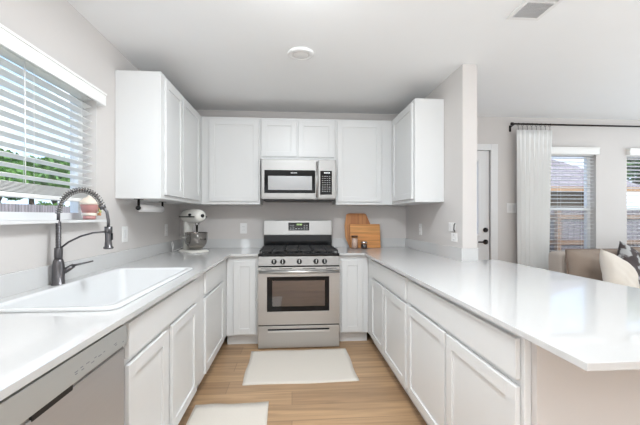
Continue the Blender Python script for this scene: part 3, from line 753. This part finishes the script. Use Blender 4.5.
# ================================================================ chopping boards and jars
def board(name, poly, th, y, lean, m, label):
    """poly in x,z about the foot; leans back on the wall"""
    s = MB(); s.prism(poly, -th / 2, th / 2, 'Y')
    o = s.build(name, m, None, bevel=.003)
    o.rotation_euler = (math.radians(-lean), 0, 0); o.location = (0, y, ZT + .001)
    return tag(o, label, 'cutting board')
pl = [(.655, 0), (.82, 0), (.885, .10), (.905, .20), (.90, .27), (.855, .385), (.83, .395), (.66, .395), (.625, .385), (.60, .25), (.605, .12)]
board('cutting_board', pl, .018, 4.0, 9, 'board', 'tall striped wooden cutting board with tapered corners leaning at the back')
pl = [(.662, 0), (.995, 0), (1.0, .006), (1.0, .264), (.995, .27), (.662, .27), (.656, .264), (.656, .006)]
board('cutting_board', pl, .018, 3.955, 9, 'board2', 'low rectangular golden wooden cutting board in front of the taller board')
def jar(x, y, r, h, lid, fill, label, fh):
    t = thing('spice_jar', (x, y, ZT), label, 'jar')
    MB().lathe([(r - .003, .001), (r, .004), (r, h - .012), (r - .006, h - .004), (r - .006, h)], (x, y, ZT), 22).build('jar_glass', 'clear', t)
    MB().lathe([(r - .004, .005), (r - .004, fh)], (x, y, ZT), 20).build('spices', fill, t)
    MB().lathe([(r - .003, h), (r - .001, h + .003), (r - .001, h + .018), (r - .004, h + .02)], (x, y, ZT), 22).build('jar_lid', lid, t)
jar(.690, 3.88, .036, .125, 'wood_dark', 'salt', 'taller glass jar of pale pink salt before the wooden boards', .115)
jar(.790, 3.86, .036, .062, 'chrome', 'pepper', 'short glass jar of dark peppercorns before the wooden boards', .05)

# ================================================================ small wall items
def plate(kind, pos, axis, out, w_, h_, label, cat, group=None):
    """pos = centre on the wall surface"""
    t = thing(kind, pos, label, cat, group)
    def bx(mb, a0, a1, d0, d1, z0, z1, bv=0):
        if axis == 'X':
            A, B = sorted((pos[0] + out * d0, pos[0] + out * d1)); return mb.box(A, B, pos[1] + a0, pos[1] + a1, pos[2] + z0, pos[2] + z1, bv)
        A, B = sorted((pos[1] + out * d0, pos[1] + out * d1)); return mb.box(pos[0] + a0, pos[0] + a1, A, B, pos[2] + z0, pos[2] + z1, bv)
    m_ = MB(); bx(m_, -w_ / 2, w_ / 2, .0, .006, -h_ / 2, h_ / 2, .002); m_.build('cover_plate', 'plastic', t)
    n = 2 if w_ > .1 else 1
    for k in range(n):
        c = (k - (n - 1) / 2) * .046
        if 'switch' in kind:
            m_ = MB(); bx(m_, c - .016, c + .016, .005, .009, -.033, .033, .001); m_.build('rocker', 'trim', t)
        else:
            for zz in (-.02, .02):
                m_ = MB(); bx(m_, c - .016, c + .016, .005, .008, zz - .014, zz + .014, .001); sk_ = m_.build('socket', 'plastic', t)
                m_ = MB(); bx(m_, c - .008, c - .006, .0075, .0083, zz - .005, zz + .006); bx(m_, c + .006, c + .008, .0075, .0083, zz - .005, zz + .005)
                m_.build('slots', 'gap', sk_)
    return t
plate('wall_switch', (XL, 2.785, 1.105), 'X', 1, .085, .118, 'white switch plate on the left wall right of the window', 'switch')
plate('power_outlet', (XL, 3.67, 1.105), 'X', 1, .075, .118, 'white outlet on the left wall just left of the stand mixer', 'outlet')
plate('power_outlet', (-.553, YB, 1.105), 'Y', -1, .075, .118, 'white outlet on the back wall between the mixer and the range', 'outlet')
plate('power_outlet', (XP0, 3.64, 1.105), 'X', -1, .075, .118, 'white outlet on the right wall below the corner wall cabinet', 'outlet')
dp = plate('wall_switch', (XP0, 2.90, 1.15), 'X', -1, .118, .075, 'upper white plate with a black cord near the divider wall end', 'switch')
MB().tube([(XP0 - .012, 2.825, 1.185), (XP0 - .02, 2.826, 1.17), (XP0 - .02, 2.83, 1.13), (XP0 - .012, 2.832, 1.115)], .004, 8).build('black_loop', 'black', dp)
plate('power_outlet', (XP0, 2.86, 1.065), 'X', -1, .10, .07, 'lower white plate just below the plate with the black cord', 'outlet')
plate('wall_switch', (2.66, YB, 1.345), 'Y', -1, .118, .118, 'white switch plate between the entrance door and the curtain', 'switch')

# paper towel under the left wall cabinet
pt = thing('paper_towel_holder', (-1.13, 2.95, ZU0), 'black paper towel holder mounted under the left wall cabinet', 'towel holder')
s = MB(); ax, az = -1.135, 1.302
s.tube([(ax, 2.735, ZU0), (ax, 2.735, az)], .009, 12).tube([(ax, 3.22, ZU0), (ax, 3.22, az)], .009, 12).tube([(ax, 2.735, az), (ax, 3.22, az)], .006, 10)
s.box(ax - .02, ax + .02, 2.70, 2.77, ZU0 - .004, ZU0).box(ax - .02, ax + .02, 3.185, 3.255, ZU0 - .004, ZU0)
s.build('holder_bracket', 'darkmetal', pt)
MB().lathe([(.006, -.018), (.014, -.014), (.019, 0), (.014, .014), (.006, .018)], (ax, 2.728, az), 16, 'Y').build('end_knob', 'black', pt)
s = MB().lathe([(.010, 2.76), (.0275, 2.76), (.0275, 3.19), (.010, 3.19)], (ax, 0, az), 26, 'Y')
o = s.build('paper_towel_roll', 'paper'); tag(o, 'thin roll of white paper towel on the black holder', 'paper towel')

# ornament on the window sill
sx, sy, sz = -1.240, 2.285, KW[2] + .0045
pot = thing('decorative_jar', (sx, sy, sz), 'small pink and cream jar with floral sprig on the window sill behind the faucet', 'jar')
MB().lathe([(.026, 0), (.028, .006), (.030, .018)], (sx, sy, sz), 24).build('pedestal', 'pink', pot)
MB().lathe([(.031, .018), (.034, .022), (.034, .034)], (sx, sy, sz), 24).build('cream_band', 'cream', pot)
MB().lathe([(.032, .034), (.040, .072), (.042, .076)], (sx, sy, sz), 24).build('jar_bowl', 'pink', pot)
MB().lathe([(.044, .076), (.045, .086), (.041, .092), (.026, .108), (.010, .116), (.009, .122)], (sx, sy, sz), 24).build('jar_lid', 'cream', pot)
s = MB(); s2 = MB()
for k in range(26):
    a = random.uniform(-.5, 1.6); zz = random.uniform(.02, .088); rr = .041 + random.uniform(0, .008)
    c = Vector((sx + rr * math.sin(a) * .8 + .008, sy + rr * math.cos(a), sz + zz))
    (s if k % 2 else s2).lathe([(.002, -.005), (.006, -.002), (.006, .003), (.002, .006)], c, 7)
s.build('flowers', 'petal', pot); s2.build('leaves', 'leaf_light', pot)

pot.scale = (1.2, 1.2, 1.2)

# ceiling fittings
cl = thing('ceiling_light', (.066, 2.633, ZC), 'round white recessed light in the kitchen ceiling, switched off', 'light')
MB().lathe([(.098, -.001), (.100, -.008), (.092, -.016), (.070, -.020), (.066, -.014)], (.066, 2.633, ZC), 36).build('trim_ring', 'plastic', cl)
MB().lathe([(.065, -.013), (.05, -.017), (.002, -.019)], (.066, 2.633, ZC), 30).build('diffuser', 'plastic', cl)
vx0, vx1, vy0, vy1 = 1.30, 1.505, 1.66, 2.07
cv = thing('ceiling_vent', ((vx0 + vx1) / 2, (vy0 + vy1) / 2, ZC), 'white rectangular air vent with louvres in the ceiling', 'vent')
s = MB(); t = .024; zz0, zz1 = ZC - .010, ZC - .0005
s.box(vx0, vx0 + t, vy0, vy1, zz0, zz1, .002).box(vx1 - t, vx1, vy0, vy1, zz0, zz1, .002).box(vx0 + t, vx1 - t, vy0, vy0 + t, zz0, zz1, .002).box(vx0 + t, vx1 - t, vy1 - t, vy1, zz0, zz1, .002)
s.box(vx0 + t, vx1 - t, 1.885, 1.897, zz0, zz1)
s.build('vent_frame', 'plastic', cv)
MB().box(vx0 + t, vx1 - t, vy0 + t, vy1 - t, ZC - .0012, ZC - .0004).build('duct_shade', 'grey_mark', cv)  # grey sheet standing in for the shade inside the duct
s = MB()
for k in range(11):
    yy = 1.905 + k * .0135
    s.box(vx0 + t, vx1 - t, -.0006, .0006, -.0065, .0065, 0, 1, Matrix.Translation((0, yy, ZC - .0065)) @ Matrix.Rotation(math.radians(-30), 4, 'X'))
for k in range(9):
    xx = vx0 + t + .012 + k * .0165
    s.box(-.0006, .0006, vy0 + t, 1.885, -.006, .006, 0, 1, Matrix.Translation((xx, 0, ZC - .006)) @ Matrix.Rotation(math.radians(-38), 4, 'Y'))
s.build('louvres', 'plastic', cv)

# ================================================================ rugs
def rug(x0, x1, y0, y1, label, rot):
    s = MB(); n = 26; m = 18; th = .008
    cx, cy = (x0 + x1) / 2, (y0 + y1) / 2
    top = []
    for i in range(n + 1):
        row = []
        for j in range(m + 1):
            u, v = i / n, j / m
            x = x0 + (x1 - x0) * u; y = y0 + (y1 - y0) * v
            x += .004 * math.sin(v * 9 + 2) * (abs(u - .5) * 2) ** 4; y += .005 * math.sin(u * 8) * (abs(v - .5) * 2) ** 4
            row.append(s.bm.verts.new((x - cx, y - cy, th + .0012 * math.sin(u * 17) * math.sin(v * 11))))
        top.append(row)
    for i in range(n):
        for j in range(m):
            f = s.bm.faces.new((top[i][j], top[i + 1][j], top[i + 1][j + 1], top[i][j + 1])); f.smooth = True
    es = [e for e in s.bm.edges if e.is_boundary]
    r = bmesh.ops.extrude_edge_only(s.bm, edges=es)
    for v in [g for g in r['geom'] if isinstance(g, bmesh.types.BMVert)]: v.co.z = 0.0005
    o = s.build('kitchen_rug', 'rug'); o.location = (cx, cy, 0); o.rotation_euler = (0, 0, rot)
    return tag(o, label, 'rug')
rug(-.366, .501, 2.635, 3.285, 'off-white woven rug on the wood floor in front of the range', 0)
rug(-.625, -.150, 1.15, 2.375, 'off-white woven runner rug on the floor along the sink cabinets', 0)

# ================================================================ curtain
rod = thing('curtain_rod', (4.0, 4.04, 2.36), 'long thin black curtain rod above the living room windows', 'curtain rod')
MB().tube([(2.63, 4.035, 2.345), (5.30, 4.035, 2.345)], .0105, 12).build('rod', 'darkmetal', rod)
MB().lathe([(.012, 0), (.018, -.004), (.018, -.028), (.010, -.034)], (2.63, 4.035, 2.345), 14, 'X').build('finial', 'darkmetal', rod)
for xx in (2.64, 4.9):
    MB().tube([(xx, 4.035, 2.337), (xx, YB - .006, 2.325)], .006, 8).box(xx - .012, xx + .012, YB - .007, YB - .001, 2.27, 2.345).build('bracket', 'darkmetal', rod)
cu = thing('curtain', (2.95, 4.03, 0), 'long white curtain panel hanging at the left of the living room windows', 'curtain')
s = MB(); nx, nz_ = 120, 24; rows = []
for j in range(nz_ + 1):
    t = j / nz_; z = 2.275 - t * 2.26
    row = []
    for i in range(nx + 1):
        u = i / nx
        x0_, x1_ = 2.665 + .02 * t, 3.11 - .06 * t
        ph = u * 8 * 2 * PI + .5 * math.sin(u * 7) + t * .8 * math.sin(u * 11)
        amp = .009 + .012 * min(1, t * 4)
        row.append(s.bm.verts.new((x0_ + (x1_ - x0_) * u + .006 * math.sin(2 * ph), 4.028 + amp * math.sin(ph), z)))
    rows.append(row)
for a, c in zip(rows, rows[1:]):
    for i in range(nx): f = s.bm.faces.new((a[i], a[i + 1], c[i + 1], c[i])); f.smooth = True
o = s.build('curtain_cloth', 'curtain', cu)
sm = o.modifiers.new('thickness', 'SOLIDIFY'); sm.thickness = .002
for k in range(8):
    xx = 2.69 + k * .057; pts = []
    for i in range(17):
        a = 2 * PI * i / 16; pts.append((xx + .003 * math.sin(a), 4.035 + .019 * math.cos(a), 2.342 + .019 * math.sin(a) - .004))
    MB().tube(pts, .0022, 6, cap=False).tube([(xx, 4.035, 2.32), (xx, 4.034, 2.275)], .0022, 6).build('curtain_ring', 'darkmetal', cu)

# ================================================================ sofa and pillows
def puff(wd, ht, th, n=22, e=3.2, pinch=.0, wr=0.0, seed=0):
    rnd = random.Random(seed); ph = [rnd.uniform(0, 6) for _ in range(4)]
    s = MB(); side = {}
    for sg in (1, -1):
        for i in range(n + 1):
            for j in range(n + 1):
                u, v = 2 * i / n - 1, 2 * j / n - 1
                if sg == -1 and (i in (0, n) or j in (0, n)): side[(sg, i, j)] = side[(1, i, j)]; continue
                h = max(0, (1 - abs(u) ** e) * (1 - abs(v) ** e)) ** .5
                k = 1 - pinch * (1 - abs(u * v)) * (max(abs(u), abs(v)) ** 4)
                x, z = u * wd / 2 * k, v * ht / 2 * k
                y = sg * (th / 2) * h + wr * h * (math.sin(3 * u + 4 * v + ph[0]) + .6 * math.sin(9 * u - 5 * v + ph[1]) + .4 * math.sin(13 * v + 6 * u + ph[2]))
                side[(sg, i, j)] = s.bm.verts.new((x, y, z))
        for i in range(n):
            for j in range(n):
                q = [side[(sg, i, j)], side[(sg, i + 1, j)], side[(sg, i + 1, j + 1)], side[(sg, i, j + 1)]]
                f = s.bm.faces.new(q if sg == -1 else q[::-1]); f.smooth = True
    return s
def edge_loop(wd, ht, n=22, pinch=.0):
    pts = []
    for (u0, v0, u1, v1) in ((-1, -1, 1, -1), (1, -1, 1, 1), (1, 1, -1, 1), (-1, 1, -1, -1)):
        for i in range(n):
            u = u0 + (u1 - u0) * i / n; v = v0 + (v1 - v0) * i / n
            k = 1 - pinch * (1 - abs(u * v)) * (max(abs(u), abs(v)) ** 4)
            pts.append((u * wd / 2 * k, 0, v * ht / 2 * k))
    return pts + [pts[0]]
sf = thing('sofa', (3.8, 3.35, 0), 'taupe upholstered sofa below the living room windows', 'sofa')
MB().box(2.80, 4.92, 2.90, 3.78, .10, .30, .03, 3).build('sofa_base', 'sofa_light', sf)
MB().box(2.85, 4.90, 3.55, 3.77, .30, .855, .05, 4).build('sofa_back', 'sofa_light', sf)
for xx in (2.66, 4.91): MB().box(xx, xx + .15, 2.88, 3.50, .10, .58, .05, 4).build('sofa_arm', 'sofa_light', sf)
for xx in (2.75, 4.85):
    for yy in (3.0, 3.7): MB().lathe([(.02, 0), (.028, .10)], (xx, yy, 0), 12).build('sofa_leg', 'wood_dark', sf)
for k in range(3):
    xx = 3.145 + k * .70
    o = puff(.69, .64, .16, e=6).build('seat_cushion', 'sofa', None); o.parent = sf; o.rotation_euler = (PI / 2, 0, 0)
    o.location = Vector((xx, 3.20, .375)) - sf.location
    o = puff(.69, .46, .24, e=4.5, wr=.012, seed=k + 2).build('back_cushion', 'sofa', None); o.parent = sf
    o.rotation_euler = (math.radians(-9), math.radians((0, 3, -1)[k]), 0); o.location = Vector((xx, 3.40, .675)) - sf.location
    p = MB().tube(edge_loop(.69, .46), .006, 6, cap=False).build('piping', 'piping', None); p.parent = o; p.location = (0, 0, 0)
o = puff(.44, .44, .16, pinch=.10, wr=.006, seed=4).build('throw_pillow', 'pillow'); o.location = (3.05, 3.08, .665); o.rotation_euler = (math.radians(-24), math.radians(24), math.radians(12))
tag(o, 'cream woven throw pillow leaning on the sofa back', 'pillow')
o = puff(.46, .46, .16, pinch=.10, wr=.006, seed=5).build('throw_pillow', 'darkpillow'); o.location = (3.36, 3.22, .70); o.rotation_euler = (math.radians(-22), math.radians(30), math.radians(4))
tag(o, 'charcoal and grey patterned throw pillow behind the cream one', 'pillow')

# ================================================================ outside
struct('ground', MB().box(-45, 45, -30, 60, -.35, -.25), 'grass')
struct('patio', MB().box(-1.5, 8, YB + T + .01, 6.6, -.25, -.06), 'concrete')
def fence(name, axis, at, a0, a1, h, m, label, rails_in):
    f = thing(name, (at, (a0 + a1) / 2, -.25) if axis == 'X' else ((a0 + a1) / 2, at, -.25), label, 'fence')
    def bx(mb, u0, u1, d0, d1, z0, z1): return mb.box(d0, d1, u0, u1, z0, z1) if axis == 'X' else mb.box(u0, u1, d0, d1, z0, z1)
    s = MB(); u = a0; rnd = random.Random(3)
    while u < a1:
        bx(s, u, u + .132, at - .01, at + .01, -.25, h + rnd.uniform(-.012, .012)); u += .14
    s.build('pickets', m, f)
    if rails_in:
        for zz in (.62, 1.19): s = MB(); bx(s, a0, a1, at - .055, at - .011, zz, zz + .09); s.build('rail', 'rail', f)
        u = a0
        while u < a1: s = MB(); bx(s, u, u + .09, at - .15, at - .056, -.25, h - .05); s.build('post', 'rail', f); u += 2.4
    return f
fence('wooden_fence', 'X', -9.0, 6, 24, 1.66, 'fence_l', 'weathered grey picket fence outside the kitchen window', False)
fence('wooden_fence', 'Y', 7.5, 1.0, 14.5, 1.44, 'fence_b', 'greyed backyard fence with brown rails seen through the living room blinds', True)
def tree(x, y, h, rad, m, label, n=2600, group=None, squat=.75, trunk=True, leaf=.16):
    t = thing('tree' if trunk else 'hedge', (x, y, -.25), label, 'tree' if trunk else 'hedge', group)
    rnd = random.Random(int(x * 7 + y * 13)); s = MB()
    cl_ = [(Vector((rnd.uniform(-.55, .55) * rad, rnd.uniform(-.55, .55) * rad, h - rad * squat + rnd.uniform(-.35, .45) * rad * squat)), rnd.uniform(.4, .62) * rad) for _ in range(9)]
    for k in range(n):
        c, r_ = rnd.choice(cl_)
        d_ = Vector((rnd.gauss(0, 1), rnd.gauss(0, 1), rnd.gauss(0, 1))).normalized() * r_ * rnd.uniform(.55, 1.05); d_.z *= squat
        p = Vector((x, y, 0)) + c + d_; a = Vector((rnd.gauss(0, 1), rnd.gauss(0, 1), rnd.gauss(0, 1))).normalized(); b_ = a.orthogonal().normalized()
        l_ = leaf * rnd.uniform(.6, 1.3)
        s.bm.faces.new([s.bm.verts.new(p + a * l_), s.bm.verts.new(p + b_ * l_ * .55), s.bm.verts.new(p - a * l_), s.bm.verts.new(p - b_ * l_ * .55)])
    me = bpy.data.meshes.new('foliage'); s.bm.to_mesh(me); s.bm.free(); me.materials.append(M[m])
    o = bpy.data.objects.new('foliage', me); COL.objects.link(o); o.parent = t; o.matrix_parent_inverse = PW(t).inverted()
    if not trunk:
        MB().tube([(x, y, -.25), (x, y, h * .5)], [.05, .03], 8).build('stem', 'bark', t)
    if trunk:
        s = MB().tube([(x, y, -.25), (x + .1, y, h * .35), (x - .05, y + .1, h * .65)], [rad * .11, rad * .085, rad * .04], 10)
        for k in range(5):
            a = k * 1.26; s.tube([(x + .05, y, h * .4), (x + math.cos(a) * rad * .45, y + math.sin(a) * rad * .45, h * .75)], [rad * .05, rad * .02], 7)
        s.build('trunk', 'bark', t)
    return t
for k, (x, y, h, r_) in enumerate([(-14, 12.5, 4.4, 1.9), (-19, 17.0, 5.6, 2.4), (-14.5, 18.6, 4.5, 1.7), (-20, 23.6, 6.1, 2.4), (-15.2, 24.0, 5.1, 1.8), (-20.5, 29.6, 6.4, 2.3), (-16, 29.6, 5.6, 1.9), (-21, 36, 7.0, 2.6)]):
    tree(x, y, h, r_, 'foliage' if k % 2 else 'foliage2', 'leafy green tree beyond the fence in the kitchen window', 4200, 'trees beyond the kitchen fence', leaf=.17)
for k in range(9):
    tree(-11.0 - .3 * (k % 2), 8 + k * 2.15, 1.9, .88, 'foliage2' if k % 2 else 'foliage', 'green shrub just behind the grey fence in the kitchen window', 2200, 'shrubs behind the kitchen fence', .95, False, leaf=.11)
tree(13.6, 12.6, 4.6, 1.7, 'foliage', 'tree beside the neighbouring roof in the far right window', 2600)
# neighbouring house
nb = thing('neighbour_house', (6.0, 12.5, -.25), 'neighbouring house with brown wall and grey hipped roof behind the backyard fence', 'house')
MB().box(0.0, 10.6, 10.9, 16.0, -.25, 2.15).build('house_wall', 'brownwall', nb)
s = MB(); z0, z1 = 2.15, 4.3
pts = [(-.5, 10.3, z0), (11.2, 10.3, z0), (11.2, 16.6, z0), (-.5, 16.6, z0), (2.8, 13.45, z1), (7.6, 13.45, z1)]
vs = [s.bm.verts.new(p) for p in pts]
for f in ((0, 1, 5, 4), (1, 2, 5), (2, 3, 4, 5), (3, 0, 4), (3, 2, 1, 0)): s.bm.faces.new([vs[i] for i in f])
s.build('roof', 'shingle', nb)
MB().box(-.5, 11.2, 10.27, 10.3, z0 - .14, z0 + .02).build('fascia', 'rail', nb)
